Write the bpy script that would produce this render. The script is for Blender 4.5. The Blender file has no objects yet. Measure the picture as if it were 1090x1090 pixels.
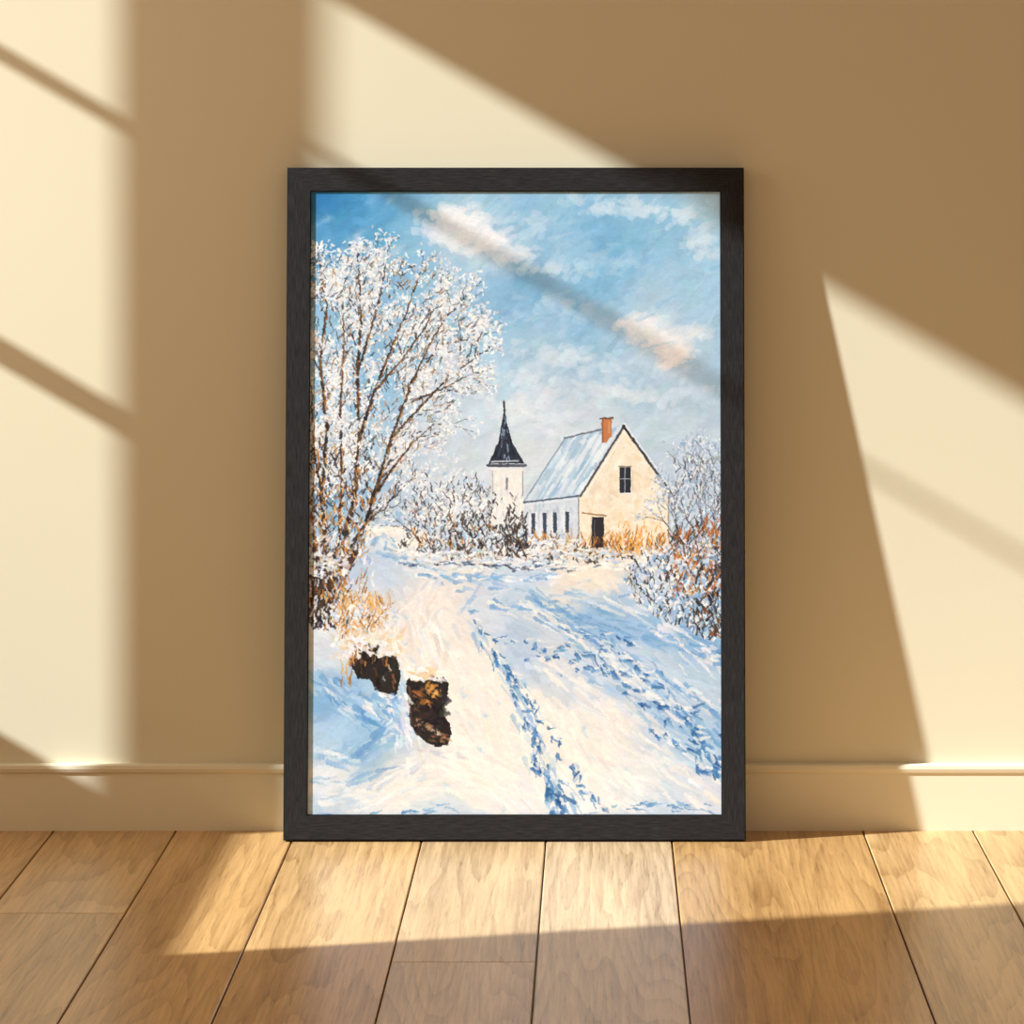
import bpy, bmesh, math
import numpy as np
from mathutils import Vector, Matrix

S=716.0; D=6.0; VX=640.0; VY=150.0; FL=883.0
CH=(FL-VY)/S
sc=bpy.context.scene
try:
    sc.view_settings.view_transform='Standard'; sc.view_settings.look='None'
    sc.view_settings.exposure=0; sc.view_settings.gamma=1
except Exception as e: print(e)

# ---------------------------------------------------------------- node helpers
def newmat(name):
    m=bpy.data.materials.new(name); m.use_nodes=True
    nt=m.node_tree; nt.nodes.clear()
    o=nt.nodes.new('ShaderNodeOutputMaterial'); b=nt.nodes.new('ShaderNodeBsdfPrincipled')
    nt.links.new(b.outputs[0],o.inputs[0]); return m,nt,b
def N(nt,t,**kw):
    n=nt.nodes.new(t)
    for k,v in kw.items(): setattr(n,k,v)
    return n
def math_(nt,op,a,b=None,c=None,clamp=False):
    n=nt.nodes.new('ShaderNodeMath'); n.operation=op; n.use_clamp=clamp
    for i,v in enumerate((a,b,c)):
        if v is None: continue
        if isinstance(v,(int,float)): n.inputs[i].default_value=v
        else: nt.links.new(v,n.inputs[i])
    return n.outputs[0]
def mixc(nt,f,a,b,mode='MIX'):
    n=nt.nodes.new('ShaderNodeMix'); n.data_type='RGBA'; n.blend_type=mode
    for s,v in ((n.inputs[0],f),(n.inputs[6],a),(n.inputs[7],b)):
        if isinstance(v,(int,float)): s.default_value=v
        elif isinstance(v,tuple): s.default_value=(*v[:3],1)
        else: nt.links.new(v,s)
    return n.outputs[2]

def wall_mat(name,c,rough=.75):
    m,nt,b=newmat(name)
    tc=N(nt,'ShaderNodeTexCoord')
    n1=N(nt,'ShaderNodeTexNoise'); n1.inputs['Scale'].default_value=1.3; n1.inputs['Detail'].default_value=3
    nt.links.new(tc.outputs['Object'],n1.inputs['Vector'])
    col=mixc(nt,n1.outputs[0],tuple(v*.97 for v in c),tuple(min(1,v*1.03) for v in c))
    nt.links.new(col,b.inputs['Base Color']); b.inputs['Roughness'].default_value=rough
    b.inputs['Specular IOR Level'].default_value=.25
    n2=N(nt,'ShaderNodeTexNoise'); n2.inputs['Scale'].default_value=260; n2.inputs['Detail'].default_value=2
    nt.links.new(tc.outputs['Object'],n2.inputs['Vector'])
    bp=N(nt,'ShaderNodeBump'); bp.inputs['Strength'].default_value=.04; bp.inputs['Distance'].default_value=.001
    nt.links.new(n2.outputs[0],bp.inputs['Height']); nt.links.new(bp.outputs[0],b.inputs['Normal'])
    return m
M_wall=wall_mat('wall_paint',(.75,.705,.555))
M_base=wall_mat('baseboard_paint',(.80,.75,.60),.5)
M_win=wall_mat('window_paint',(.8,.75,.66),.5)

def obj_from_bm(name,bm,mat,parent=None):
    me=bpy.data.meshes.new(name); bm.normal_update(); bm.to_mesh(me); bm.free()
    o=bpy.data.objects.new(name,me); sc.collection.objects.link(o)
    if mat: me.materials.append(mat)
    if parent: o.parent=parent
    return o
def box(bm,x0,x1,y0,y1,z0,z1):
    vs=[bm.verts.new(p) for p in ((x0,y0,z0),(x1,y0,z0),(x1,y1,z0),(x0,y1,z0),(x0,y0,z1),(x1,y0,z1),(x1,y1,z1),(x0,y1,z1))]
    fs=[]
    for f in ((0,3,2,1),(4,5,6,7),(0,1,5,4),(1,2,6,5),(2,3,7,6),(3,0,4,7)):
        fs.append(bm.faces.new([vs[i] for i in f]))
    return vs,fs

# ---------------------------------------------------------------- sun
SX,SL=3.2,.58
L=1.6
dirv=Vector((SX,1.0,-SL*SX))

# ---------------------------------------------------------------- shell
bm=bmesh.new(); box(bm,-L-.02,3.6,0,.1,-.02,3.4); obj_from_bm('wall_back',bm,M_wall)

LEAN=math.atan2(.078,.982)
FW=.6755; FH=.985; FD=.030; BW=.0355
FX0=-.4645
org=Vector((FX0+FW/2,-.108,FD*math.sin(LEAN)))
RF=Matrix.Translation(org)@Matrix.Rotation(-LEAN,4,'X')

def towin(p):
    t=(p.x+L)/dirv.x
    q=p-dirv*t
    return (q.y,q.z)
zt=1.94; s1=.536; s2=.60
w1=(-(.902+.006)/SX,-.054/SX); w2=(-.945-1.023/SX,-1.185/SX)
def art_pt(px,py):
    u=(px-330)/438; v=(py-206)/661
    return RF@Vector((-FW/2+BW+u*(FW-2*BW),0.002,FH-BW-v*(FH-2*BW)))
T2=towin(art_pt(772,196))  # notch added above the unseen window opening so sun reaches the canvas corner
ny=T2[0]; nz=T2[1]; ny0=ny+ (nz-zt)/SL/SX*1.0
polys=[]
def rect(y0,y1,z0,z1): polys.append([(y0,z0),(y1,z0),(y1,z1),(y0,z1)])
YE=-5.0; ZT=3.4
rect(w1[1],0,0,ZT)
rect(w1[0],w1[1],0,s1); rect(w1[0],w1[1],zt,ZT)
rect(w2[1],w1[0],0,ZT)
rect(w2[0],w2[1],0,s2)
nzt=nz
rect(w2[0],w2[1],nzt,ZT)
rect(ny0,w2[1],zt,nzt)
polys.append([(ny,nzt),(ny0,zt),(ny0,nzt)])
rect(w2[0],ny,zt,nzt)
rect(YE,w2[0],0,ZT)
bm=bmesh.new()
for p in polys:
    a=[bm.verts.new((-L,y,z)) for y,z in p]; b=[bm.verts.new((-L-.02,y,z)) for y,z in p]
    n=len(p)
    bm.faces.new(a); bm.faces.new(b[::-1])
    for i in range(n): bm.faces.new((a[i],b[i],b[(i+1)%n],a[(i+1)%n]))
bmesh.ops.recalc_face_normals(bm,faces=bm.faces[:])
obj_from_bm('wall_left',bm,M_wall)

def window(name,y0,y1,z0,z1,bars):
    bm=bmesh.new(); t=.005
    for z,h in bars: box(bm,-L-.018,-L-.004,y0,y1,z-h/2,z+h/2)
    box(bm,-L-.018,-L-.002,y0,y0+t,z0,z1); box(bm,-L-.018,-L-.002,y1-t,y1,z0,z1)
    box(bm,-L-.018,-L+.03,y0,y1,z0-.012,z0)
    obj_from_bm(name,bm,M_win)
window('window_1',w1[0]-.002,w1[1],s1,zt,[(1.57,.020),(1.127,.036)])
window('window_2',w2[0],w2[1]+.002,s2,zt,[(1.70,.006)])

# baseboard
bm=bmesh.new()
bh=(FL-812)/S
prof=[(0,0),(-.012,0),(-.012,bh-.014),(-.015,bh-.012),(-.0165,bh-.007),(-.0155,bh-.002),(-.012,bh),(0,bh)]
a=[bm.verts.new((-L,y,z)) for y,z in prof]; b=[bm.verts.new((3.6,y,z)) for y,z in prof]
n=len(prof)
for i in range(n): bm.faces.new((a[i],a[(i+1)%n],b[(i+1)%n],b[i]))
bm.faces.new(a); bm.faces.new(b[::-1])
bmesh.ops.recalc_face_normals(bm,faces=bm.faces[:])
obj_from_bm('baseboard_back',bm,M_base)

# ---------------------------------------------------------------- floor
m,nt,b=newmat('oak_planks'); M_floor=m
geo=N(nt,'ShaderNodeNewGeometry')
at=N(nt,'ShaderNodeAttribute',attribute_name='tint'); ar=N(nt,'ShaderNodeAttribute',attribute_name='rnd')
sep=N(nt,'ShaderNodeSeparateXYZ'); nt.links.new(geo.outputs['Position'],sep.inputs[0])
def cvec(x,y,z):
    c=nt.nodes.new('ShaderNodeCombineXYZ')
    for i,v in enumerate((x,y,z)):
        if isinstance(v,(int,float)): c.inputs[i].default_value=v
        else: nt.links.new(v,c.inputs[i])
    return c.outputs[0]
def noise_n(vec,detail,dist=0,rough=.5):
    n=N(nt,'ShaderNodeTexNoise'); n.inputs['Scale'].default_value=1.0; n.inputs['Detail'].default_value=detail
    n.inputs['Distortion'].default_value=dist; n.inputs['Roughness'].default_value=rough
    nt.links.new(vec,n.inputs['Vector']); return n.outputs[0]
r=ar.outputs['Fac']
ox=math_(nt,'MULTIPLY_ADD',r,37.0,sep.outputs[0])
oy=math_(nt,'MULTIPLY_ADD',r,91.0,sep.outputs[1])
nA=noise_n(cvec(math_(nt,'MULTIPLY',ox,7.0),math_(nt,'MULTIPLY',oy,.55),math_(nt,'MULTIPLY',r,13.0)),1.0,.1)
wob=noise_n(cvec(math_(nt,'MULTIPLY',ox,40.0),math_(nt,'MULTIPLY',oy,3.0),r),2)
ring=math_(nt,'ADD',math_(nt,'MULTIPLY',nA,19.0),math_(nt,'MULTIPLY',wob,1.2))
ring=math_(nt,'FRACT',ring)
ringp=math_(nt,'POWER',ring,2.4)
nB=noise_n(cvec(math_(nt,'MULTIPLY',ox,200.0),math_(nt,'MULTIPLY',oy,5.0),r),4,0,.6)
nC=noise_n(cvec(math_(nt,'MULTIPLY',ox,14.0),math_(nt,'MULTIPLY',oy,.9),r),3)
nP=noise_n(cvec(math_(nt,'MULTIPLY',ox,480.0),math_(nt,'MULTIPLY',oy,16.0),r),2)
pore=N(nt,'ShaderNodeMapRange'); pore.inputs[1].default_value=.58; pore.inputs[2].default_value=.70; nt.links.new(nP,pore.inputs[0])
g=math_(nt,'MULTIPLY_ADD',ringp,-.27,1.0)
g=math_(nt,'ADD',g,math_(nt,'MULTIPLY_ADD',nB,1.15,-.575))
g=math_(nt,'ADD',g,math_(nt,'MULTIPLY_ADD',nC,1.1,-.55))
g=math_(nt,'ADD',g,math_(nt,'MULTIPLY',pore.outputs[0],-.26))
dark=mixc(nt,1.0,at.outputs['Color'],(.42,.33,.24),'MULTIPLY')
lightc=mixc(nt,1.0,at.outputs['Color'],(1.14,1.14,1.14),'MULTIPLY')
gm=N(nt,'ShaderNodeMapRange'); gm.inputs[1].default_value=.30; gm.inputs[2].default_value=1.22
nt.links.new(g,gm.inputs[0])
col=mixc(nt,gm.outputs[0],dark,lightc)
nt.links.new(col,b.inputs['Base Color'])
b.inputs['Roughness'].default_value=.32
b.inputs['Specular IOR Level'].default_value=.36
bp=N(nt,'ShaderNodeBump'); bp.inputs['Strength'].default_value=.12; bp.inputs['Distance'].default_value=.0008
nt.links.new(g,bp.inputs['Height']); nt.links.new(bp.outputs[0],b.inputs['Normal'])

seam=[(p-VX)/S for p in (58,188,316,452,582,714,918,1035)]
xs=list(seam)
while xs[0]>-L: xs.insert(0,xs[0]-.186)
while xs[-1]<3.6: xs.append(xs[-1]+.186)
xs[0]=-L; xs[-1]=3.6
def depthY(py): return -(D-D*(FL-VY)/(py-VY))
rng=np.random.default_rng(5)
base=[(.55,.335,.155),(.57,.36,.17),(.52,.31,.14),(.58,.38,.20),(.55,.335,.155)]
special={58:[depthY(972)],452:[depthY(1024)],188:[-2.1],316:[-1.9],582:[-1.7],714:[-1.6]}
tintsp={58:(.59,.38,.175),188:(.56,.345,.15),316:(.60,.39,.185),452:(.62,.44,.25),582:(.62,.46,.29),714:(.54,.325,.135),918:(.60,.39,.185),1035:(.60,.39,.185)}
bm=bmesh.new()
lt=bm.verts.layers.float_color.new('tint'); lr=bm.verts.layers.float.new('rnd')
for i in range(len(xs)-1):
    x0,x1=xs[i],xs[i+1]
    key=None
    for k in tintsp:
        if abs((k-VX)/S-x0)<1e-4: key=k
    cuts=[0.0]
    cuts+=special.get(key,[-rng.uniform(.9,1.9)])
    while cuts[-1]>-6.6: cuts.append(cuts[-1]-rng.uniform(1.2,2.2))
    for j in range(len(cuts)-1):
        ya,yb=cuts[j],cuts[j+1]
        g_=.0011
        vs,fs=box(bm,x0+g_,x1-g_,yb+g_*.6,ya-g_*.6,-.012,0)
        t=tintsp[key] if key else base[rng.integers(5)]
        k=rng.uniform(.94,1.06) 
        rr=rng.random()
        for v in vs: v[lt]=(t[0]*k,t[1]*k,t[2]*k,1); v[lr]=rr
top=[e for e in bm.edges if all(abs(v.co.z)<1e-6 for v in e.verts)]
bmesh.ops.bevel(bm,geom=top,offset=.0012,segments=1,affect='EDGES')
vs,fs=box(bm,-L,3.6,-6.6,0,-.03,-.0125)
for v in vs: v[lt]=(.05,.03,.02,1); v[lr]=.5
obj_from_bm('floor',bm,M_floor)

# ================================================================ PAINTING
K=2.0
W=int(440*K); H=int(662*K)
C=np.zeros((H,W,3),dtype=np.float64)
HF=np.zeros((H,W))
rng=np.random.default_rng(11)
def cx(x,y):
    t=(y-206)/661; l=332-4*t; rr=766+4*t
    return (x-l)/(rr-l)*W
def cy(y): return (y-206)/661*H
YY,XX=np.mgrid[0:H,0:W]
PY=206+YY/H*661; tt=(PY-206)/661; PX=(332-4*tt)+XX/W*(434+8*tt)
def noise(sx,sy):
    gh=int(H/(sy*K))+3; gw=int(W/(sx*K))+3
    g=rng.random((gh,gw))
    yy=np.arange(H)/(sy*K); xx=np.arange(W)/(sx*K)
    yi=yy.astype(int); xi=xx.astype(int); fy=(yy-yi); fx=(xx-xi)
    fy=(fy*fy*(3-2*fy))[:,None]; fx=(fx*fx*(3-2*fx))[None,:]
    a=g[yi][:,xi]; b_=g[yi][:,xi+1]; c=g[yi+1][:,xi]; d=g[yi+1][:,xi+1]
    return (a*(1-fx)+b_*fx)*(1-fy)+(c*(1-fx)+d*fx)*fy
def blur(A,r,times=2):
    for _ in range(times):
        for ax in (0,1):
            n=A.shape[ax]
            P=np.concatenate([np.repeat(np.take(A,[0],ax),r+1,ax),A,np.repeat(np.take(A,[n-1],ax),r,ax)],ax)
            cs=np.cumsum(P,axis=ax)
            A=(np.take(cs,range(2*r+1,2*r+1+n),ax)-np.take(cs,range(0,n),ax))/(2*r+1)
    return A
def bilin(A,yy,xx):
    yy=np.clip(yy,0,H-1.001); xx=np.clip(xx,0,W-1.001)
    yi=yy.astype(int); xi=xx.astype(int); fy=yy-yi; fx=xx-xi
    if A.ndim==3: fy=fy[...,None]; fx=fx[...,None]
    return (A[yi,xi]*(1-fx)+A[yi,xi+1]*fx)*(1-fy)+(A[yi+1,xi]*(1-fx)+A[yi+1,xi+1]*fx)*fy
def warp(A,amp,sc_,mask):
    dy=(noise(sc_,sc_)-.5)*2*amp+(noise(sc_*2.6,sc_*2.6)-.5)*amp*1.2
    dx=(noise(sc_,sc_)-.5)*2*amp+(noise(sc_*2.6,sc_*2.6)-.5)*amp*1.2
    return bilin(A,YY+dy*mask,XX+dx*mask)
def stroke(x0,y0,x1,y1,w,col,a=1.0,tex=.5,taper=.0,soft=1.0):
    ax,ay,bx,by=cx(x0,y0),cy(y0),cx(x1,y1),cy(y1); w=w*K
    lo_x=int(max(0,min(ax,bx)-w/2-1)); hi_x=int(min(W,max(ax,bx)+w/2+2))
    lo_y=int(max(0,min(ay,by)-w/2-1)); hi_y=int(min(H,max(ay,by)+w/2+2))
    if hi_x<=lo_x or hi_y<=lo_y: return
    gx=XX[lo_y:hi_y,lo_x:hi_x]-ax; gy=YY[lo_y:hi_y,lo_x:hi_x]-ay
    dx,dy=bx-ax,by-ay; Ln=math.hypot(dx,dy)+1e-6; ux,uy=dx/Ln,dy/Ln
    s=(gx*ux+gy*uy); sc_=np.clip(s,0,Ln); p=-gx*uy+gy*ux
    d=np.hypot(s-sc_,p)
    ww=w/2*(1-taper*sc_/Ln)
    m=np.clip((ww-d)/soft+.5,0,1)
    hh=rng.random()
    if w>3 and tex>0:
        nb=max(3,int(w/1.8)); pr=rng.random(nb+2)
        q=np.clip((p/w+.5),0,1)*nb
        b_=np.interp(q,np.arange(nb+2),pr)
        m=m*(1-tex*b_*np.clip(s/Ln,.2,1))
        sh=1+.08*(b_-.5)
        colr=np.asarray(col)[None,None,:]*sh[...,None]
        hval=hh*.6+.4*b_
    else:
        colr=np.asarray(col,float)[None,None,:]; hval=.4+.5*hh
    ma=m*a
    h=HF[lo_y:hi_y,lo_x:hi_x]; h*=1-ma; h+=ma*hval
    m=ma[...,None]
    R=C[lo_y:hi_y,lo_x:hi_x]; R*=1-m; R+=m*colr
def poly(pts,col,a=1.0):
    ins=np.zeros((H,W),bool); n=len(pts)
    for i in range(n):
        x0,y0=pts[i]; x1,y1=pts[(i+1)%n]
        if y0==y1: continue
        c=((PY>=min(y0,y1))&(PY<max(y0,y1)))&(PX<(x0+(PY-y0)*(x1-x0)/(y1-y0)))
        ins^=c
    C[ins]=C[ins]*(1-a)+np.asarray(col)*a
    return ins
def inpoly(x,y,pts):
    c=False; n=len(pts)
    for i in range(n):
        x0,y0=pts[i]; x1,y1=pts[(i+1)%n]
        if (y0>y)!=(y1>y) and x<x0+(y-y0)*(x1-x0)/(y1-y0): c=not c
    return c
def field(cp,sig):
    xs_=np.array([c[0] for c in cp]); ys_=np.array([c[1] for c in cp]); vs=np.array([c[2] for c in cp],float)
    if vs.ndim==1: vs=vs[:,None]
    def f(x,y):
        w=np.exp(-((x-xs_)**2+(y-ys_)**2)/(2*sig*sig))+1e-9
        return (w[:,None]*vs).sum(0)/w.sum()
    return f
def jit(c,k=8,h=4):
    return np.clip(np.asarray(c,float)+rng.normal(0,k)+rng.normal(0,h,3),0,255)
def P_(a): return a[rng.integers(len(a))]

sky=[(340,212,(30,112,170)),(390,212,(58,140,194)),(440,214,(96,164,208)),(520,212,(136,188,221)),(600,214,(146,194,224)),(680,214,(150,196,224)),(755,214,(176,211,230)),
(340,255,(88,154,202)),(400,245,(84,158,204)),(445,245,(122,180,215)),(480,240,(170,204,226)),(505,255,(200,216,230)),(530,262,(192,212,229)),(565,240,(130,184,218)),(640,245,(108,172,214)),(700,240,(126,182,218)),(748,262,(148,194,222)),
(420,300,(124,178,214)),(480,300,(142,188,219)),(560,300,(108,168,210)),(640,300,(116,176,215)),(740,305,(154,196,223)),(600,275,(150,194,223)),
(540,345,(134,182,216)),(610,345,(118,172,210)),(690,350,(188,211,227)),(715,375,(198,210,223)),(750,340,(156,194,221)),(655,345,(148,190,219)),
(540,395,(172,204,225)),(620,395,(152,190,216)),(690,410,(168,197,218)),(760,400,(154,188,214)),(580,370,(174,202,223)),
(500,440,(196,212,226)),(580,440,(205,216,226)),(620,430,(200,212,222)),(700,440,(188,206,220)),(755,450,(185,203,218)),
(480,500,(205,214,224)),(560,500,(215,220,226)),(620,490,(210,218,226)),(740,520,(190,204,220)),(400,360,(140,186,218)),(360,420,(146,188,219)),(400,500,(164,195,221)),(360,560,(130,172,210)),(420,560,(190,205,222))]
sky=[(x,y,tuple(v*(1-.13*min(1,max(0,(x-360)/80)))+w_*.13*min(1,max(0,(x-360)/80)) for v,w_ in zip(c,(214,224,232)))) for x,y,c in sky]
fs_=field(sky,20)
C[:]=(170,200,222)
for i in range(3200):
    x=rng.uniform(325,775); y=rng.uniform(200,600)
    c=jit(fs_(x,y),5,2); an=-.5+rng.normal(0,.45); l=rng.uniform(8,26)
    stroke(x-l/2*math.cos(an),y-l/2*math.sin(an),x+l/2*math.cos(an),y+l/2*math.sin(an),rng.uniform(6,14),c,.8,.5,0,5)
C=blur(C,4)
for i in range(760):
    x=rng.uniform(325,775); y=rng.uniform(200,520)
    c=jit(fs_(x,y),9,3); an=-.5+rng.normal(0,.5); l=rng.uniform(8,30)
    stroke(x-l/2*math.cos(an),y-l/2*math.sin(an),x+l/2*math.cos(an),y+l/2*math.sin(an),rng.uniform(4,13),c,.45,.85,.4,3)
for (X,Y,sx,sy,n,c0) in [(488,240,34,15,90,(226,233,240)),(512,258,34,15,130,(240,241,244)),(474,254,20,9,30,(226,232,240)),(548,270,26,11,40,(220,229,239)),(500,234,30,9,40,(238,239,242)),
        (684,350,26,12,60,(236,237,238)),(716,376,20,15,90,(242,231,226)),(700,364,26,12,50,(238,236,236)),(736,358,18,10,24,(222,226,232)),(590,288,40,10,36,(196,217,233)),(700,228,56,13,60,(206,224,237)),(640,222,50,11,36,(194,218,234)),
        (610,386,60,14,60,(206,220,232)),(560,440,60,22,70,(222,228,234)),(600,332,52,16,40,(176,206,229)),(745,262,24,20,44,(202,220,233)),(660,420,56,14,50,(210,219,228)),(560,405,50,13,40,(208,221,232)),(650,280,60,16,36,(166,202,227)),(735,420,40,16,34,(198,213,225)),(570,240,24,12,20,(184,211,231))]:
    for i in range(n):
        x=X+rng.normal(0,sx*.45); y=Y+rng.normal(0,sy*.45)+(x-X)*.12
        an=rng.uniform(-1.2,.6); l=rng.uniform(3,14)
        stroke(x-l/2*math.cos(an),y-l/2*math.sin(an),x+l/2*math.cos(an),y+l/2*math.sin(an),rng.uniform(3,11),jit(c0,5,2),.46,.85,.3,2.4)
for i in range(80):
    x=rng.uniform(430,760); y=rng.uniform(210,400); an=-.6+rng.normal(0,.25); l=rng.uniform(10,34)
    c=jit((104,168,210) if rng.random()<.35 else (202,222,236),5,2)
    stroke(x,y,x+l*math.cos(an),y+l*math.sin(an),rng.uniform(2,6),c,.3,.85,.6,2)

# ground
grd=[(345,680,(226,229,236)),(345,700,(205,216,230)),(350,740,(128,172,213)),(380,770,(156,192,224)),(410,750,(170,200,227)),(345,790,(174,201,226)),(400,800,(130,170,210)),(350,830,(226,227,230)),(380,850,(220,224,228)),(420,820,(236,230,225)),(345,862,(176,198,220)),(430,780,(198,212,227)),
(400,570,(228,228,232)),(430,572,(244,238,230)),(470,590,(215,220,230)),(400,600,(186,203,224)),(420,625,(200,211,228)),(450,640,(234,225,217)),(410,650,(230,223,217)),(500,615,(232,223,215)),(540,600,(207,215,227)),(520,640,(205,213,226)),(480,665,(236,227,219)),(500,700,(238,229,221)),(460,700,(238,229,221)),
(560,620,(186,205,226)),(620,620,(240,224,208)),(650,610,(234,224,212)),(590,640,(222,220,219)),(680,635,(188,206,228)),(650,655,(148,183,217)),(620,668,(158,188,219)),(700,670,(150,184,217)),(745,690,(146,181,215)),(740,720,(188,206,225)),(690,710,(198,210,226)),(600,695,(214,216,222)),(560,690,(182,200,222)),
(640,720,(200,210,226)),(700,765,(192,206,225)),(650,770,(234,227,220)),(620,800,(236,229,221)),(680,830,(226,225,224)),(560,790,(240,231,222)),(530,740,(238,229,221)),(500,820,(240,232,224)),(460,830,(236,230,225)),(750,790,(174,198,223)),(755,840,(208,215,226)),(600,850,(226,225,224)),(470,862,(202,213,226)),(560,860,(226,224,224)),(700,862,(196,209,224)),(480,750,(238,230,222))]
fg=field(grd,14)
angf=field([(345,700,.5),(350,760,-.5),(400,800,-.45),(430,820,-.6),(400,620,.3),(450,650,1.1),(500,620,.1),(560,640,.25),(620,620,-.2),(660,660,.15),(720,690,.55),(640,700,.6),(560,720,1.0),(560,800,1.1),(480,760,1.2),(620,800,.9),(700,780,.7),(480,840,.2),(680,850,.4)],40)
for i in range(3600):
    x=rng.uniform(322,778); y=rng.uniform(574,872)
    c=jit(fg(x,y),4,2); an=float(angf(x,y)[0])+rng.normal(0,.25); l=rng.uniform(6,24)
    stroke(x-l/2*math.cos(an),y-l/2*math.sin(an),x+l/2*math.cos(an),y+l/2*math.sin(an),rng.uniform(4,11),c,.8,.5,0,2.5)
gy0=int(cy(585)); C[gy0:]=blur(C[gy0:],2)
for i in range(1400):
    x=rng.uniform(322,778); y=rng.uniform(590,872)
    c=jit(fg(x,y),7,2); an=float(angf(x,y)[0])+rng.normal(0,.3); l=rng.uniform(8,30)
    stroke(x-l/2*math.cos(an),y-l/2*math.sin(an),x+l/2*math.cos(an),y+l/2*math.sin(an),rng.uniform(2,9),c,.52,.85,.5,1.8)
def flow(pts,spread,n,w,cols,a=.6,l=(6,20),soft=1.6,tex=.7):
    P=np.array(pts,float); seg=np.hypot(*(P[1:]-P[:-1]).T); cum=np.r_[0,np.cumsum(seg)]
    for i in range(n):
        s=rng.uniform(0,cum[-1]); k=min(np.searchsorted(cum,s,side='right')-1,len(seg)-1); f=(s-cum[k])/seg[k]
        x,y=P[k]*(1-f)+P[k+1]*f; dx,dy=(P[k+1]-P[k])/seg[k]
        o=rng.normal(0,spread*(.4+.6*s/cum[-1])); an=math.atan2(dy,dx)+rng.normal(0,.15); ll=rng.uniform(*l)
        x+=-dy*o; y+=dx*o
        stroke(x,y,x+ll*math.cos(an),y+ll*math.sin(an),rng.uniform(*w),jit(P_(cols),7,3),a,tex,.6,soft)
wt=[(240,236,232),(228,228,232)]
flow([(395,590),(440,600),(480,618),(530,624)],6,40,(2,5),[(170,196,224),(130,170,212),(104,152,204)],.6)
flow([(500,652),(540,646),(600,648),(665,628)],5,40,(2,5),[(140,180,218),(200,214,230),(104,154,206)],.6)
flow([(490,656),(500,640),(540,632),(600,634),(640,640)],4,26,(2,5),[(150,186,220),(214,222,232)],.6,(10,26))
flow([(560,628),(600,655),(650,690),(700,730),(768,800)],13,110,(2,6),[(120,166,210),(150,188,222),(96,148,198)],.5,(10,34))
flow([(600,650),(660,668),(720,680),(768,700)],12,80,(2,6),[(124,168,212),(160,192,224),(94,146,198)],.52,(10,34))
flow([(640,640),(680,652),(720,676),(768,720)],9,46,(2,6),wt+[(186,206,228)],.7,(10,30))
flow([(555,640),(600,668),(660,712),(730,770)],6,50,(2,6),wt,.75,(10,34))
flow([(510,640),(560,650),(620,676),(690,712),(768,760)],5,50,(2,5),wt+[(96,148,200)],.65,(10,30))
flow([(575,700),(640,745),(700,790),(768,850)],16,70,(2,8),wt+[(242,232,222)],.6,(10,36))
flow([(500,655),(525,690),(555,750),(590,830),(604,862)],10,100,(2,6),[(160,192,222),(118,162,208),(196,212,228)],.55,(8,24))
flow([(590,690),(650,730),(700,765),(768,815)],10,80,(2,6),[(160,192,222),(118,162,208),(196,212,228)],.55,(10,30))
flow([(330,800),(375,806),(415,780),(436,745)],10,80,(2,8),[(106,156,206),(166,198,226),(228,232,238),(136,178,215)],.6,(10,26))
flow([(330,715),(362,738),(400,765)],11,70,(2,8),[(88,144,197),(130,174,214),(214,224,234),(166,198,226)],.6,(8,24))
flow([(330,850),(390,846),(440,815)],7,44,(2,6),[(238,234,232),(186,205,226)],.6,(10,30))
flow([(330,830),(370,832),(410,818)],4,16,(1.5,5),[(120,164,208),(146,184,218)],.55,(8,22))
flow([(430,700),(470,800),(560,850)],26,60,(2,8),[(246,238,230),(226,218,212)],.5,(12,34))
flow([(470,610),(448,650),(465,705)],16,70,(2,7),[(248,240,232),(226,214,204),(206,214,228)],.5,(10,30))
flow([(600,612),(640,614),(662,640)],9,30,(2,5),[(248,234,216),(240,226,210)],.6)
flow([(560,730),(620,800),(700,860)],22,50,(2,7),[(248,240,230),(228,222,218)],.5,(10,30))
dk=[(38,92,150),(54,112,170),(30,76,130),(78,132,186),(44,98,158),(100,150,198)]
def prints(pts,n,spread,sz):
    P=np.array(pts,float); seg=np.hypot(*(P[1:]-P[:-1]).T); cum=np.r_[0,np.cumsum(seg)]
    for i in range(n):
        s=(i+rng.uniform(0,1))/n*cum[-1]; k=min(np.searchsorted(cum,s,side='right')-1,len(seg)-1); f=(s-cum[k])/seg[k]
        x,y=P[k]*(1-f)+P[k+1]*f; dx,dy=(P[k+1]-P[k])/seg[k]
        g=.45+.55*s/cum[-1]; o=rng.normal(0,spread)*g
        x+=-dy*o; y+=dx*o; a0=math.atan2(dy,dx)
        a1=a0+rng.normal(0,.4); big=rng.uniform(.6,1.5)
        for j in range(rng.integers(2,7)):
            an=a1+rng.normal(0,.28); ll=rng.uniform(3,12)*g*sz*big
            off=rng.normal(0,2.2*g*big)
            xx=x-math.sin(a1)*off+rng.normal(0,2.5*g)*math.cos(a1); yy=y+math.cos(a1)*off+rng.normal(0,2.5*g)*math.sin(a1)
            stroke(xx,yy,xx+ll*math.cos(an),yy+ll*math.sin(an),rng.uniform(1.0,4.2)*g*sz,jit(P_(dk),9,4),rng.uniform(.55,.88),.8,rng.choice([0,.5,-.3]),1.7)
        if rng.random()<.7:
            an=a0+rng.normal(0,.4)
            stroke(x+4*g,y-3*g,x+4*g+11*g*math.cos(an),y-3*g+11*g*math.sin(an),3.4*g,jit((238,236,234),4,2),.8,.7,.3,1.6)
prints([(503,662),(520,684),(536,708),(548,728)],15,4,.9)
prints([(540,712),(556,745),(570,785),(588,835),(598,864)],32,7,1.2)
prints([(556,738),(590,775),(612,812),(640,862)],16,6,1.0)
prints([(520,680),(570,684),(615,692),(655,714)],17,4,.85)
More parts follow.
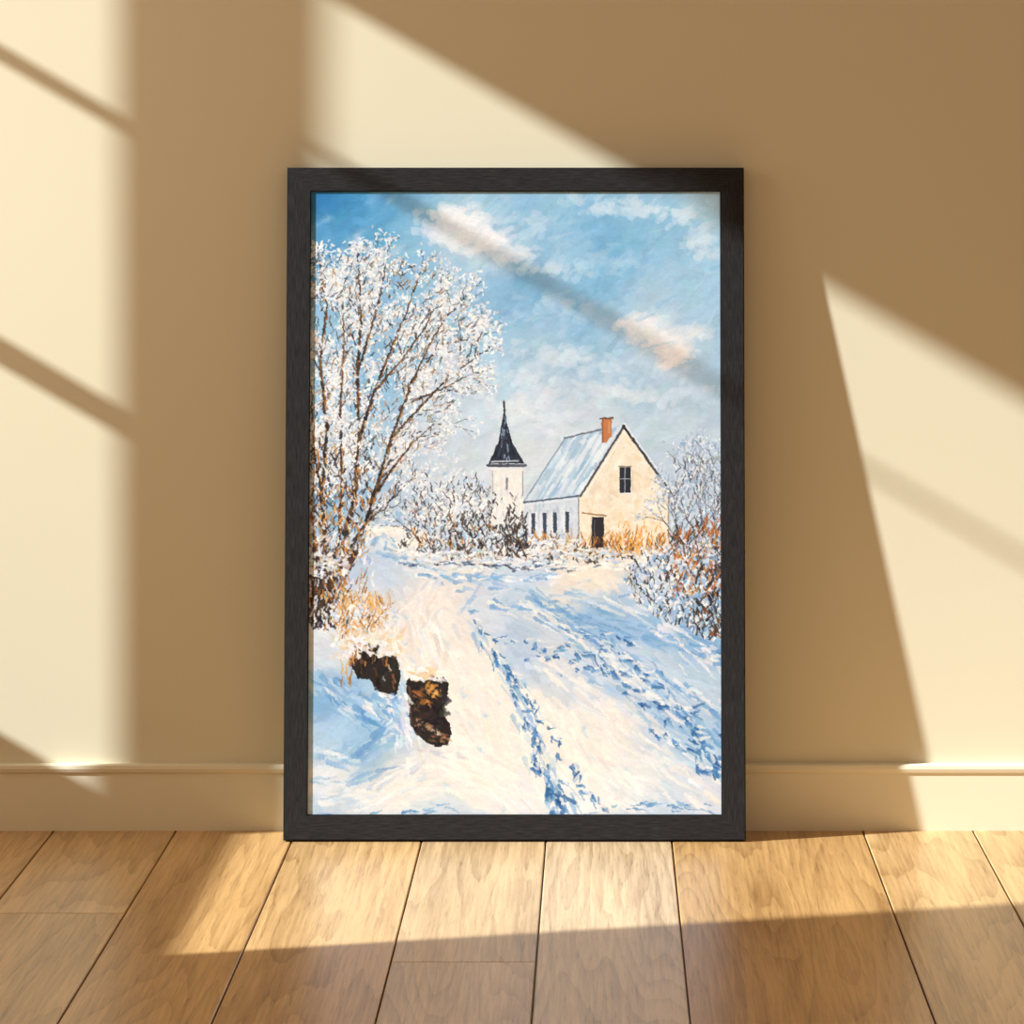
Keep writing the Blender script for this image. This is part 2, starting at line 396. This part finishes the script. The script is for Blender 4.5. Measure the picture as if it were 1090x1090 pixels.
prints([(560,700),(600,706),(655,722),(700,748),(766,790)],26,8,1.05)
prints([(640,684),(690,716),(730,762),(768,812)],22,8,1.1)
prints([(690,772),(730,798),(768,826)],11,6,1.1)
prints([(600,672),(640,676),(680,690)],8,3,.75)
flow([(420,862),(480,856),(500,864)],3,14,(1,3),[(40,100,160),(120,165,208)],.75,(5,14))
flow([(620,862),(700,852),(768,858)],4,26,(1,3.5),[(50,110,168),(120,165,208)],.65,(5,16))
flow([(340,864),(430,866)],2,12,(1,2.5),[(50,110,165),(120,165,208)],.7,(5,14))

# ---- distant hedge
for i in range(240):
    x=rng.uniform(330,560); y=rng.uniform(535,590)+(8 if x>470 else -2)
    stroke(x,y,x+rng.normal(0,5),y-rng.uniform(3,9),rng.uniform(2,5),jit(P_([(110,158,202),(205,216,228),(160,190,216)]),8,4),.55,.5,0,2)
flow([(385,574),(415,566),(450,574)],4,36,(3,7),[(248,240,228),(242,230,216)],.85,(8,18))

BR=[(48,38,36),(70,52,44),(38,34,40),(96,68,48)]
tips=[]
def branch(x,y,an,ln,w,dep,cols=BR,curl=.25):
    n=3
    for k in range(n):
        x2=x+ln/n*math.cos(an); y2=y+ln/n*math.sin(an)
        stroke(x,y,x2,y2,w,jit(P_(cols),8,3),.9,.2)
        if w>2.0: stroke(x+w*.3,y,x2+w*.3,y2,w*.35,jit((205,198,190),8,4),.7,0)
        x,y=x2,y2; an+=rng.normal(0,curl*.45); w*=.9
        tips.append((x,y,dep))
    if dep>0:
        for k in range(2 if rng.random()<.55 else 3):
            branch(x,y,an+rng.uniform(-.62,.62),ln*rng.uniform(.6,.85),w*.72,dep-1,cols,curl)
def limb(pts,w0,w1,sub,cols=BR,end=True,hl=1.0):
    P=[Vector(p) for p in pts]; tot=sum((P[i+1]-P[i]).length for i in range(len(P)-1)); acc=0
    for i in range(len(P)-1):
        Lg=(P[i+1]-P[i]).length; n=max(2,int(Lg/8))
        for k in range(n):
            a=P[i].lerp(P[i+1],k/n); b_=P[i].lerp(P[i+1],(k+1)/n); f=(acc+Lg*(k+.5)/n)/tot; w=w0*(1-f)+w1*f
            stroke(a.x,a.y,b_.x,b_.y,w,jit(P_(cols),8,4),.95,.2)
            if w>1.8: 
                stroke(a.x+w*.25,a.y,b_.x+w*.25,b_.y,w*.34,jit(P_([(206,152,82),(214,206,198),(176,116,58)]),10,4),.75*hl,0)
            if f>.22 and rng.random()<sub:
                d=math.atan2(b_.y-a.y,b_.x-a.x)+rng.choice([-1,1])*rng.uniform(.3,.9)
                branch(b_.x,b_.y,d,rng.uniform(10,22),max(.9,w*.45),2,cols)
        acc+=Lg
    if end:
        e=P[-1]-P[-2]; branch(P[-1].x,P[-1].y,math.atan2(e.y,e.x),14,w1,2,cols)

crown=[(325,290),(345,276),(362,270),(385,262),(410,268),(425,284),(450,283),(470,298),(492,312),(500,335),(526,352),(524,378),(505,392),(508,408),(485,418),(478,440),(462,452),(462,475),(450,492),(440,520),(420,545),(400,565),(380,600),(325,640)]
for i in range(1000):
    x=rng.uniform(326,526); y=rng.uniform(264,600)
    if not inpoly(x,y,crown): continue
    an=rng.uniform(-1.6,.3); l=rng.uniform(3,9)
    stroke(x,y,x+l*math.cos(an),y+l*math.sin(an),rng.uniform(1.5,5),jit(P_([(186,204,222),(206,216,228),(160,188,214),(190,194,202)]),8,4),.42,.5,0,1.6)
limbs=[([(352,640),(362,590),(378,540),(384,470),(382,400),(386,340),(384,290)],8,1.6),
([(350,650),(350,590),(345,530),(350,460),(343,390),(350,330),(344,295)],8,1.6),
([(360,630),(385,580),(400,530),(418,470),(440,410),(470,370),(508,362)],7,1.5),
([(384,470),(400,420),(420,370),(436,330),(446,300)],4.5,1.3),
([(418,470),(445,440),(478,405),(505,385)],3.6,1.2),
([(362,590),(366,520),(364,440),(368,370),(366,310)],5,1.4),
([(400,530),(420,500),(440,475),(462,455)],3.5,1.2),
([(440,410),(458,370),(476,340),(490,325)],3,1.1),
([(400,420),(430,385),(455,350),(468,318)],3,1.1),
([(440,430),(470,418),(495,405)],2.6,1.1),
([(345,530),(336,480),(334,430)],4,1.3),([(382,400),(398,350),(408,310),(412,285)],3.5,1.2),
([(366,600),(390,560),(412,540),(432,520)],4,1.2),([(345,640),(338,590),(334,540)],6,2)]
for p,a_,b_ in limbs: limb(p,a_,b_,.62)
tips1=list(tips)
WH=[(246,244,242),(236,235,236),(222,228,238),(248,244,238),(198,210,226),(214,210,208)]
for (x,y,dp) in tips1:
    if rng.random()<.2: continue
    for k in range(3 if y<500 else 1):
        xx=x+rng.normal(0,4); yy=y+rng.normal(0,3.4)
        if not inpoly(xx,yy,crown) and rng.random()<.5: continue
        an=rng.uniform(-2.6,.4); l=rng.uniform(.6,3.0)
        stroke(xx,yy,xx+l*math.cos(an),yy+l*math.sin(an),rng.uniform(.9,2.5),jit(P_(WH),8,3),.9,.2)
for i in range(130):
    x=rng.uniform(330,524); y=rng.uniform(268,520)
    if not inpoly(x,y,crown): continue
    for k in range(14):
        xx=x+rng.normal(0,5.5); yy=y+rng.normal(0,3.6); an=rng.uniform(-2.6,.4); l=rng.uniform(.8,3.4)
        stroke(xx,yy,xx+l*math.cos(an),yy+l*math.sin(an),rng.uniform(1,2.7),jit(P_(WH),8,3),.86,.2)
for p,a_,b_ in limbs:
    Pn=p
    for i in range(len(Pn)-1):
        a0=Vector(Pn[i]); b0=Vector(Pn[i+1]); n=max(2,int((b0-a0).length/7))
        for k in range(n):
            f=(i+k/n)/(len(Pn)-1); w=a_*(1-f)+b_*f
            if rng.random()<(.95-.55*f):
                q0=a0.lerp(b0,k/n); q1=a0.lerp(b0,(k+1)/n)
                stroke(q0.x,q0.y,q1.x,q1.y,w*.72,jit(P_(BR),8,4),.9,.2)
                if rng.random()<.6: stroke(q0.x+w*.3,q0.y,q1.x+w*.3,q1.y,max(.8,w*.3),jit(P_([(206,152,82),(226,220,214),(176,116,58)]),10,4),.8,0)
for i in range(1150):
    x=rng.uniform(328,510); y=rng.uniform(280,600)
    if not inpoly(x,y,crown): continue
    an=rng.uniform(-2.2,-.6)+(.35 if x>430 else 0); l=rng.uniform(3,10)
    stroke(x,y,x+l*math.cos(an),y+l*math.sin(an),rng.uniform(.7,1.2),jit(P_(BR) if rng.random()<.72 else (176,122,70),8,4),.72,0)
def thicket(x0,x1,y0,y1,n,cols,l=(4,12),w=(.8,2.2),ang=(-2.4,-.7),mask=None,a=.85,soft=1.1):
    for i in range(n):
        x=rng.uniform(x0,x1); y=rng.uniform(y0,y1)
        if mask and not inpoly(x,y,mask): continue
        an=rng.uniform(*ang); ll=rng.uniform(*l)
        stroke(x,y,x+ll*math.cos(an),y+ll*math.sin(an),rng.uniform(*w),jit(P_(cols),8,4),a,.4,.3,soft)
DKC=[(34,30,34),(52,42,40),(44,44,54),(70,50,38)]; OR=[(206,140,58),(186,112,40),(226,168,88),(150,86,36)]
thicket(328,400,470,600,170,DKC+OR[:2],(4,12),(.8,2.2),mask=crown)
thicket(328,400,470,600,160,WH,(1,5),(1.2,3),mask=crown)
thicket(328,372,590,672,190,DKC+OR[:1],(5,14),(1,3))
thicket(328,400,560,660,170,WH+[(150,184,216)]*2,(2,7),(1.5,3.2))
thicket(328,392,520,650,100,OR,(4,12),(.8,2.0))
thicket(330,356,612,668,70,DKC,(5,14),(2,4),(-1.9,-1.2))
thicket(330,358,616,664,40,WH+OR,(3,9),(1,2.2),(-2.1,-1.1))
thicket(328,372,592,614,60,WH,(2,7),(2,4),(-.5,.5))
bush=[(425,590),(430,540),(446,505),(470,485),(492,490),(505,510),(520,520),(545,520),(556,545),(556,600),(520,602),(470,596)]
tips.clear()
for (x,y,an) in [(470,590,-1.9),(480,590,-1.5),(500,592,-1.3),(455,588,-2.1),(520,594,-1.2),(490,590,-1.8),(535,594,-1.5),(510,592,-1.9),(462,590,-1.5),(545,598,-1.8),(528,596,-1.5),(500,590,-2.2)]:
    branch(x,y,an,25,2.2,3)
t2=list(tips)
thicket(425,556,510,598,260,DKC,(3,8),(.7,1.6),mask=bush)
thicket(425,556,484,598,760,WH+[(160,190,218)],(1,5),(1.2,3.0),(-2.6,.4),mask=bush)
for (x,y,dp) in t2:
    if rng.random()<.7 and y>478: stroke(x,y,x+2,y-1,rng.uniform(1.4,2.8),jit(P_(WH),6,3),.9,.2)
thicket(430,556,520,598,230,BR,(3,10),(.6,1.4),mask=bush)
thicket(480,556,550,600,90,DKC,(3,8),(1,2.2),mask=bush)
thicket(440,548,545,600,50,OR,(3,8),(.7,1.4))
# ---- steeple
poly([(524,502),(524,560),(558,560),(558,502)],(236,232,226))
for i in range(60):
    x=rng.uniform(526,556); y=rng.uniform(503,548); stroke(x,y,x+rng.normal(0,1),y+rng.uniform(4,10),rng.uniform(1.5,3),jit(P_([(240,234,226),(214,214,218),(246,240,230)]),5,3),.7,.4)
stroke(525,504,525,545,1.2,(150,152,160),.7,0); stroke(557,504,557,530,1.2,(130,134,146),.8,0)
stroke(540,512,540,522,2.4,(110,114,128),.8,0)
poly([(537,438),(534,456),(531,474),(521,496),(559,496),(546,474),(541,456)],(44,50,66))
for i in range(60):
    t=rng.uniform(.1,1); y=440+t*52; hw=1+t*t*15; x=538+rng.uniform(-1,1)*hw
    stroke(x,y,x+(x-538)*.25,y+rng.uniform(3,8),rng.uniform(.8,2),jit(P_([(30,34,48),(58,68,90),(24,26,36),(150,168,192)]),6,3),.8,.2)
stroke(537,430,537.5,442,2.0,(50,52,62),1,0)
stroke(520,498,560,498,3.0,(46,50,64),.9,.3); stroke(524,494,552,493,1.6,(226,230,236),.8,.3); stroke(522,501,558,501,1.3,(236,236,238),.8,0)
stroke(541,448,548,476,1.0,(196,206,220),.6,0)
thicket(520,556,528,560,110,WH+DKC[:2],(2,6),(1,2.4),(-2.4,-.6))
# ---- house
poly([(558,534),(617,528),(617,582),(558,582)],(208,215,225))
for i in range(70):
    x=rng.uniform(560,614); y=rng.uniform(536,575); stroke(x,y,x+rng.normal(0,1),y+rng.uniform(4,10),rng.uniform(1.5,3.5),jit(P_([(218,223,230),(188,198,214),(232,232,232),(172,186,206)]),5,3),.7,.4)
G=[(617,530),(663,457),(711,524),(712,584),(615,584)]
poly(G,(240,226,204))
for i in range(420):
    x=rng.uniform(616,711); y=rng.uniform(460,582)
    if not inpoly(x,y,G): continue
    an=rng.choice([.4,-.9,1.4])+rng.normal(0,.2); l=rng.uniform(4,10)
    if not inpoly(x+l*math.cos(an),y+l*math.sin(an),G): continue
    cc=P_([(246,234,214),(240,222,196),(234,212,180),(248,240,226),(242,230,210)])
    if y>545 and rng.random()<.5: cc=P_([(236,206,170),(240,216,186)])
    stroke(x,y,x+l*math.cos(an),y+l*math.sin(an),rng.uniform(2,6),jit(cc,5,2),.6,.6,0,1.6)
Rf=[(558,537),(601,470),(663,456),(617,530)]
poly(Rf,(172,198,219))
for i in range(280):
    t=rng.random(); s=rng.uniform(0,.85)
    tx=601+62*t; ty=470-14*t; bx=558+59*t; by=537-7*t
    x=tx+(bx-tx)*s; y=ty+(by-ty)*s; e=min(1,s+rng.uniform(.08,.35)); x2=tx+(bx-tx)*e; y2=ty+(by-ty)*e
    stroke(x,y,x2,y2,rng.uniform(1.4,5),jit(P_([(150,182,210),(204,218,230),(232,236,240),(222,230,238),(174,198,220)]),5,2),.7,.6,0,1.4)
stroke(601,469,640,460,1.8,(80,84,96),.75,0); stroke(601,470,558,536,1.3,(114,128,148),.7,0)
stroke(558,537,616,530,1.8,(58,66,84),.85,.2); stroke(559,540,614,533,1.2,(232,236,240),.7,0)
stroke(664,456,618,530,2.4,(50,48,56),.9,.2); stroke(667,460,623,529,1.3,(244,240,232),.9,0)
stroke(663,456,713,526,2.6,(46,44,52),.9,.2); stroke(664,453,714,523,1.5,(232,235,240),.8,0)
stroke(711,526,711,574,1.6,(130,108,94),.8,.2); stroke(616,532,616,580,1.2,(120,112,114),.8,0)
for i in range(34):
    t=rng.random(); stroke(663+50*t,457+69*t,663+50*t+3,457+69*t+4,1.2,jit(P_([(30,28,34),(80,70,70)]),5,2),.8,0)
poly([(640,449),(651,448),(651,466),(645,474),(640,474)],(196,122,78)); stroke(641,450,641,473,1.6,(150,82,48),.8,0); stroke(639,448.5,652,447.5,2,(96,66,56),.9,0); stroke(648,452,648,463,2.0,(222,160,116),.7,0)
poly([(659,500),(671,500),(671,527),(659,527)],(40,44,56)); stroke(665,500,665,527,1.0,(190,192,198),.8,0); stroke(659,512,671,512,.9,(190,192,198),.8,0); stroke(657,527.5,673,527.5,1.4,(240,236,230),.9,0); stroke(658,499,672,499,1.0,(90,78,70),.8,0); stroke(673,503,673,526,1.2,(214,196,168),.8,0)
poly([(630,552),(643,552),(643,584),(630,584)],(44,42,48)); stroke(633,556,633,580,1.2,(86,92,108),.8,0); stroke(620,548,645,551,1.8,(150,110,80),.8,0); stroke(629,553,629,584,1.0,(226,206,176),.8,0)
for wx in (568,580,591,604):
    y0=548-(wx-568)*.04; poly([(wx-2,y0),(wx+2,y0),(wx+2,y0+22),(wx-2,y0+22)],(62,72,92)); stroke(wx-3.6,y0,wx-3.6,y0+22,1.0,(238,238,240),.8,0)
thicket(556,712,574,598,150,OR+[(120,78,40)],(4,11),(.9,2.0),(-2.3,-.8))
thicket(548,712,582,602,180,DKC,(2,7),(.8,2.0),(-2.6,-.5))
thicket(420,720,586,608,380,WH+[(180,202,226)],(2,8),(1.5,3.8),(-.4,.4))
thicket(540,562,546,596,70,DKC,(3,9),(1,2.6))
thicket(560,625,575,592,70,WH,(2,5),(1.5,3),(-.6,.6))
thicket(646,700,572,594,50,[(222,150,60),(236,178,96),(196,116,40)],(4,12),(.8,1.8),(-2.2,-.9))
thicket(655,712,562,590,24,[(222,150,60),(236,178,96)],(4,10),(.8,1.6))
flow([(425,604),(480,600),(560,606),(640,602)],2.5,60,(1,2.6),[(40,44,56),(90,104,130),(56,90,140)],.75,(3,9))
flow([(430,612),(500,614),(560,620),(600,612)],3,46,(1.5,4),[(244,240,236),(120,166,212)],.75,(5,14))
flow([(600,604),(650,606),(690,600)],3,40,(1.5,4),[(248,238,224),(238,226,212)],.75,(5,14))
# ---- right tree
tips.clear()
BB=[(70,78,98),(96,86,84),(56,56,70),(120,100,88)]
for (x,y,an,l) in [(742,610,-1.6,44),(735,610,-1.9,38),(752,612,-1.35,42),(760,612,-1.5,46),(728,606,-1.75,32),(745,600,-1.5,50),(765,600,-1.8,42)]:
    branch(x,y,an,l,2.4,3,BB,.2)
t3=list(tips)
rt=[(716,600),(712,560),(718,520),(716,492),(726,468),(742,458),(756,460),(775,455),(775,640),(716,620)]
for (x,y,dp) in t3:
    for k in range(2):
        xx=x+rng.normal(0,3); yy=y+rng.normal(0,3)
        if yy<458: continue
        stroke(xx,yy,xx+rng.uniform(-2,2),yy-rng.uniform(0,2),rng.uniform(1,2.2),jit(P_([(214,222,232),(190,204,222),(236,236,238),(150,172,200)]),6,3),.8,.2)
thicket(714,770,466,600,460,[(206,216,230),(170,190,214),(232,234,238),(130,156,188)],(1,5),(.9,2.2),(-2.6,-.4),mask=rt)
thicket(714,770,490,600,160,BB,(4,12),(.6,1.2),(-2.2,-.9),mask=rt)
rb=[(668,605),(690,590),(712,572),(745,560),(775,555),(775,690),(755,682),(725,668),(700,660),(675,640),(664,622)]
thicket(664,772,560,690,330,DKC+[(96,60,44)],(4,12),(.8,2.4),(-2.2,-.8),mask=rb)
thicket(700,772,556,636,130,[(176,92,38),(206,128,56),(140,74,34),(190,104,44)],(4,12),(.8,2.4),(-2.2,-.8),mask=rb)
thicket(664,772,575,690,760,WH+WH+[(170,196,224),(130,168,208),(104,150,200)],(1,6),(1.4,3.6),(-2.8,.3),mask=rb)
thicket(664,772,570,690,150,DKC,(4,10),(.6,1.4),(-2.2,-.8),mask=rb)
thicket(740,772,600,682,70,DKC+[(150,80,36)],(5,12),(1.2,2.8))
thicket(716,772,566,640,50,[(196,116,48),(216,140,66)],(4,10),(.8,1.8),(-2.2,-.8))
flow([(690,668),(730,684),(768,700)],5,50,(1.5,5),[(236,234,234),(150,186,220),(100,150,200)],.75,(5,16))

# ---- reeds, snow-capped rock, stump
thicket(362,416,640,690,170,[(216,154,80),(232,184,116),(190,130,66),(236,210,164)],(5,16),(.8,1.8),(-2.5,-.6))
thicket(354,430,646,702,240,WH+[(232,214,190),(206,214,226)],(3,10),(1.4,4),(-2.9,-.1))
thicket(362,418,640,682,75,[(206,142,66),(220,160,86),(120,86,60)],(5,15),(.8,1.6),(-2.4,-.7))
rk=[(375,692),(384,684),(398,690),(412,692),(424,702),(428,718),(424,738),(415,743),(406,736),(394,722),(382,722),(377,708)]
poly(rk,(34,28,28),.97)
thicket(376,424,694,736,60,[(26,22,26),(44,34,32),(30,26,30)],(4,12),(3,7),(-2.4,-1.0),mask=rk,soft=2)
thicket(376,424,692,734,40,[(150,98,56),(206,144,76),(206,200,198),(96,66,46)],(3,10),(1,2.6),(-2.0,-1.2),mask=rk,soft=1.6)
thicket(366,430,674,699,150,[(240,232,226),(232,206,170),(246,242,238),(240,236,232)],(3,10),(2,5),(-2.9,-.1),soft=1.6)
thicket(364,380,700,730,22,[(214,160,92),(160,110,64)],(5,12),(1,2),(-1.9,-1.1))
thicket(388,436,738,760,60,[(236,238,240),(160,192,222),(116,160,206)],(4,12),(2,6),(.1,1.2),soft=2)
st=[(434,724),(440,716),(452,714),(466,718),(474,720),(479,728),(477,742),(472,752),(473,762),(480,768),(482,780),(477,790),(468,794),(456,789),(447,781),(439,772),(437,756),(435,742)]
poly(st,(32,26,28))
thicket(438,474,730,788,60,[(26,22,26),(44,32,32),(30,26,30)],(3,9),(4,8),(-1.8,1.6),mask=st,soft=2.4)
for (x,y,w_,c) in [(446,738,8,(160,102,48)),(456,732,7,(216,148,66)),(464,738,6,(232,172,90)),(452,746,7,(130,80,42)),(460,730,6,(222,156,78)),(444,752,5,(96,62,42)),(458,748,5,(196,128,58)),(470,744,4,(60,40,34)),(450,762,6,(60,42,38)),
    (458,772,7,(160,118,92)),(466,778,6,(214,186,162)),(472,784,5,(176,124,86)),(462,785,5,(120,84,66)),(452,776,4,(90,64,56)),(468,768,4,(36,28,32)),(447,768,4,(190,150,120))]:
    for k in range(5):
        an=rng.uniform(-1.2,.9) if y<760 else rng.uniform(-.2,.5); xx=x+rng.normal(0,2); yy=y+rng.normal(0,2)
        stroke(xx,yy,xx+w_*.8*math.cos(an),yy+w_*.8*math.sin(an),w_*rng.uniform(.3,.75),jit(c,12,5),.7,.8,.3,1.8)
thicket(438,470,728,780,26,[(22,18,22),(36,28,30)],(3,8),(1,2.6),(-2,1.4),mask=st)
thicket(435,470,711,723,60,[(246,242,238),(234,226,220),(226,196,156),(246,242,238)],(3,9),(2,5),(-.3,.4),soft=1.8)
stroke(437,730,440,772,2,(120,84,58),.6,.3)
thicket(422,436,738,790,50,[(236,236,240),(146,182,218),(206,217,230)],(4,12),(2,5),(.8,1.6),soft=2)
flow([(440,794),(470,800),(490,801)],3,16,(2,5),[(222,216,216),(190,196,210)],.6,(5,12))

# paint edges break up like dragged oil (calmer over the buildings)
bmask=np.exp(-(((PX-625)/85)**4+((PY-515)/62)**4))+np.exp(-(((PX-539)/26)**4+((PY-475)/50)**4))
wm=1-.62*np.clip(bmask,0,1)
C=warp(C,1.45,2.0,wm); HF=blur(HF,1,1)
C=warp(C,.8,1.0,wm)
# restore a little edge crispness
C=C+.45*(C-blur(C,1,1))
C*= (1+.03*(noise(1.2,1.2)-.5)+.03*(noise(5,2)-.5)+.03*(noise(40,40)-.5))[...,None]
C=np.clip(C,0,255)
lum=C.mean(2)/255
s_=C/255.0
Lc=np.where(s_<=.04045,s_/12.92,((s_+.055)/1.055)**2.4)
Lc=np.clip(Lc*np.array([.88,.91,.97]),0,.93)

# ---------------------------------------------------------------- framed painting object
root=bpy.data.objects.new('framed_painting',None); sc.collection.objects.link(root); root.matrix_world=RF
aw=FW-2*BW+.004
HB=HF+.5*(lum-blur(lum,7))
xs_=np.linspace(-aw/2,aw/2,W); zs_=np.linspace(FH-BW+.002,BW-.002,H)
co=np.zeros((H,W,3),np.float32); co[...,0]=xs_[None,:]; co[...,2]=zs_[:,None]; co[...,1]=.0032-.00020*HB
idx=np.arange(H*W,dtype=np.int32).reshape(H,W)
q=np.stack([idx[:-1,:-1],idx[1:,:-1],idx[1:,1:],idx[:-1,1:]],-1).reshape(-1)
me=bpy.data.meshes.new('painting')
nf=(H-1)*(W-1)
me.vertices.add(H*W); me.vertices.foreach_set('co',co.ravel())
me.loops.add(nf*4); me.loops.foreach_set('vertex_index',q)
me.polygons.add(nf); me.polygons.foreach_set('loop_start',np.arange(0,nf*4,4,dtype=np.int32))
try: me.polygons.foreach_set('loop_total',np.full(nf,4,np.int32))
except Exception as e: pass
me.update(calc_edges=True)
try: me.shade_smooth()
except Exception as e: print(e)
ca=me.color_attributes.new('paint','FLOAT_COLOR','POINT')
rgba=np.ones((H,W,4),np.float32); rgba[...,:3]=Lc
ca.data.foreach_set('color',rgba.ravel())
m,nt,b=newmat('oil_paint')
a=N(nt,'ShaderNodeAttribute',attribute_name='paint'); nt.links.new(a.outputs['Color'],b.inputs['Base Color'])
b.inputs['Roughness'].default_value=.5; b.inputs['Specular IOR Level'].default_value=.3
me.materials.append(m)
o=bpy.data.objects.new('painting_canvas',me); sc.collection.objects.link(o); o.parent=root

def blackwood(name,horiz):
    m,nt,b=newmat(name)
    tc=N(nt,'ShaderNodeTexCoord'); mp=N(nt,'ShaderNodeMapping')
    mp.inputs['Scale'].default_value=(40,300,700) if horiz else (700,300,40)
    nt.links.new(tc.outputs['Object'],mp.inputs[0])
    n=N(nt,'ShaderNodeTexNoise'); n.inputs['Scale'].default_value=1; n.inputs['Detail'].default_value=4; n.inputs['Roughness'].default_value=.7
    nt.links.new(mp.outputs[0],n.inputs['Vector'])
    r=N(nt,'ShaderNodeMapRange'); r.inputs[1].default_value=.4; r.inputs[2].default_value=.72
    nt.links.new(n.outputs[0],r.inputs[0])
    nt.links.new(mixc(nt,r.outputs[0],(.011,.011,.013),(.034,.034,.039)),b.inputs['Base Color'])
    b.inputs['Roughness'].default_value=.6; b.inputs['Specular IOR Level'].default_value=.18
    bp=N(nt,'ShaderNodeBump'); bp.inputs['Strength'].default_value=.3; bp.inputs['Distance'].default_value=.0005
    nt.links.new(n.outputs[0],bp.inputs['Height']); nt.links.new(bp.outputs[0],b.inputs['Normal'])
    return m
MH=blackwood('black_wood_h',True); MV=blackwood('black_wood_v',False)
def bar(name,outer,inner,mat):
    bm=bmesh.new()
    F=[outer[0],outer[1],inner[1],inner[0]]
    f=[bm.verts.new((x,0,z)) for x,z in F]; k=[bm.verts.new((x,FD,z)) for x,z in F]
    bm.faces.new(f); bm.faces.new(k[::-1])
    for i in range(4): bm.faces.new((f[i],k[i],k[(i+1)%4],f[(i+1)%4]))
    bmesh.ops.recalc_face_normals(bm,faces=bm.faces[:])
    e=[e for e in bm.edges if all(abs(v.co.y)<1e-6 for v in e.verts) and not any({e.verts[0],e.verts[1]}=={f[i],f[(i+1)%4]} for i in (1,3))]
    bmesh.ops.bevel(bm,geom=e,offset=.0014,segments=2,affect='EDGES')
    obj_from_bm(name,bm,mat,root)
x0,x1,z0,z1=-FW/2,FW/2,0,FH; i0,i1,j0,j1=x0+BW,x1-BW,z0+BW+.002,z1-BW
bar('frame_top',[(x0,z1),(x1,z1)],[(i0,j1),(i1,j1)],MH)
bar('frame_bottom',[(x0,z0),(x1,z0)],[(i0,j0),(i1,j0)],MH)
bar('frame_left',[(x0,z0),(x0,z1)],[(i0,j0),(i0,j1)],MV)
bar('frame_right',[(x1,z0),(x1,z1)],[(i1,j0),(i1,j1)],MV)
bm=bmesh.new(); box(bm,i0-.01,i1+.01,.008,.014,j0-.01,j1+.01); obj_from_bm('backing_board',bm,M_win,root)

# ---------------------------------------------------------------- light
sd=bpy.data.lights.new('sun','SUN'); sd.energy=9.4; sd.angle=math.radians(1.1); sd.color=(.93,.98,.95)
so=bpy.data.objects.new('sun',sd); sc.collection.objects.link(so); so.rotation_euler=dirv.to_track_quat('-Z','Y').to_euler(); so.location=(-5,-3,4)
ad=bpy.data.lights.new('added_fill_left','AREA'); ad.shape='RECTANGLE'; ad.size=1.3; ad.size_y=1.3; ad.energy=6; ad.color=(1.0,.82,.62)  # added warm fill lamp inside the left wall, lifts the shade there
ao=bpy.data.objects.new('added_fill_left',ad); sc.collection.objects.link(ao); ao.location=(-L+.02,-.75,1.25); ao.rotation_euler=Vector((1,0,0)).to_track_quat('-Z','Y').to_euler()
w=bpy.data.worlds.new('World'); sc.world=w; w.use_nodes=True
bg=w.node_tree.nodes['Background']; bg.inputs[0].default_value=(.435,.295,.185,1); bg.inputs[1].default_value=1.0

# ---------------------------------------------------------------- camera
cd=bpy.data.cameras.new('camera'); co_=bpy.data.objects.new('camera',cd); sc.collection.objects.link(co_)
co_.location=(0,-D,CH); co_.rotation_euler=(math.pi/2,0,0)
cd.sensor_width=36; cd.lens=36*S*D/1090
cd.shift_x=-(VX-545)/1090; cd.shift_y=-(545-VY)/1090
cd.clip_end=100
sc.camera=co_
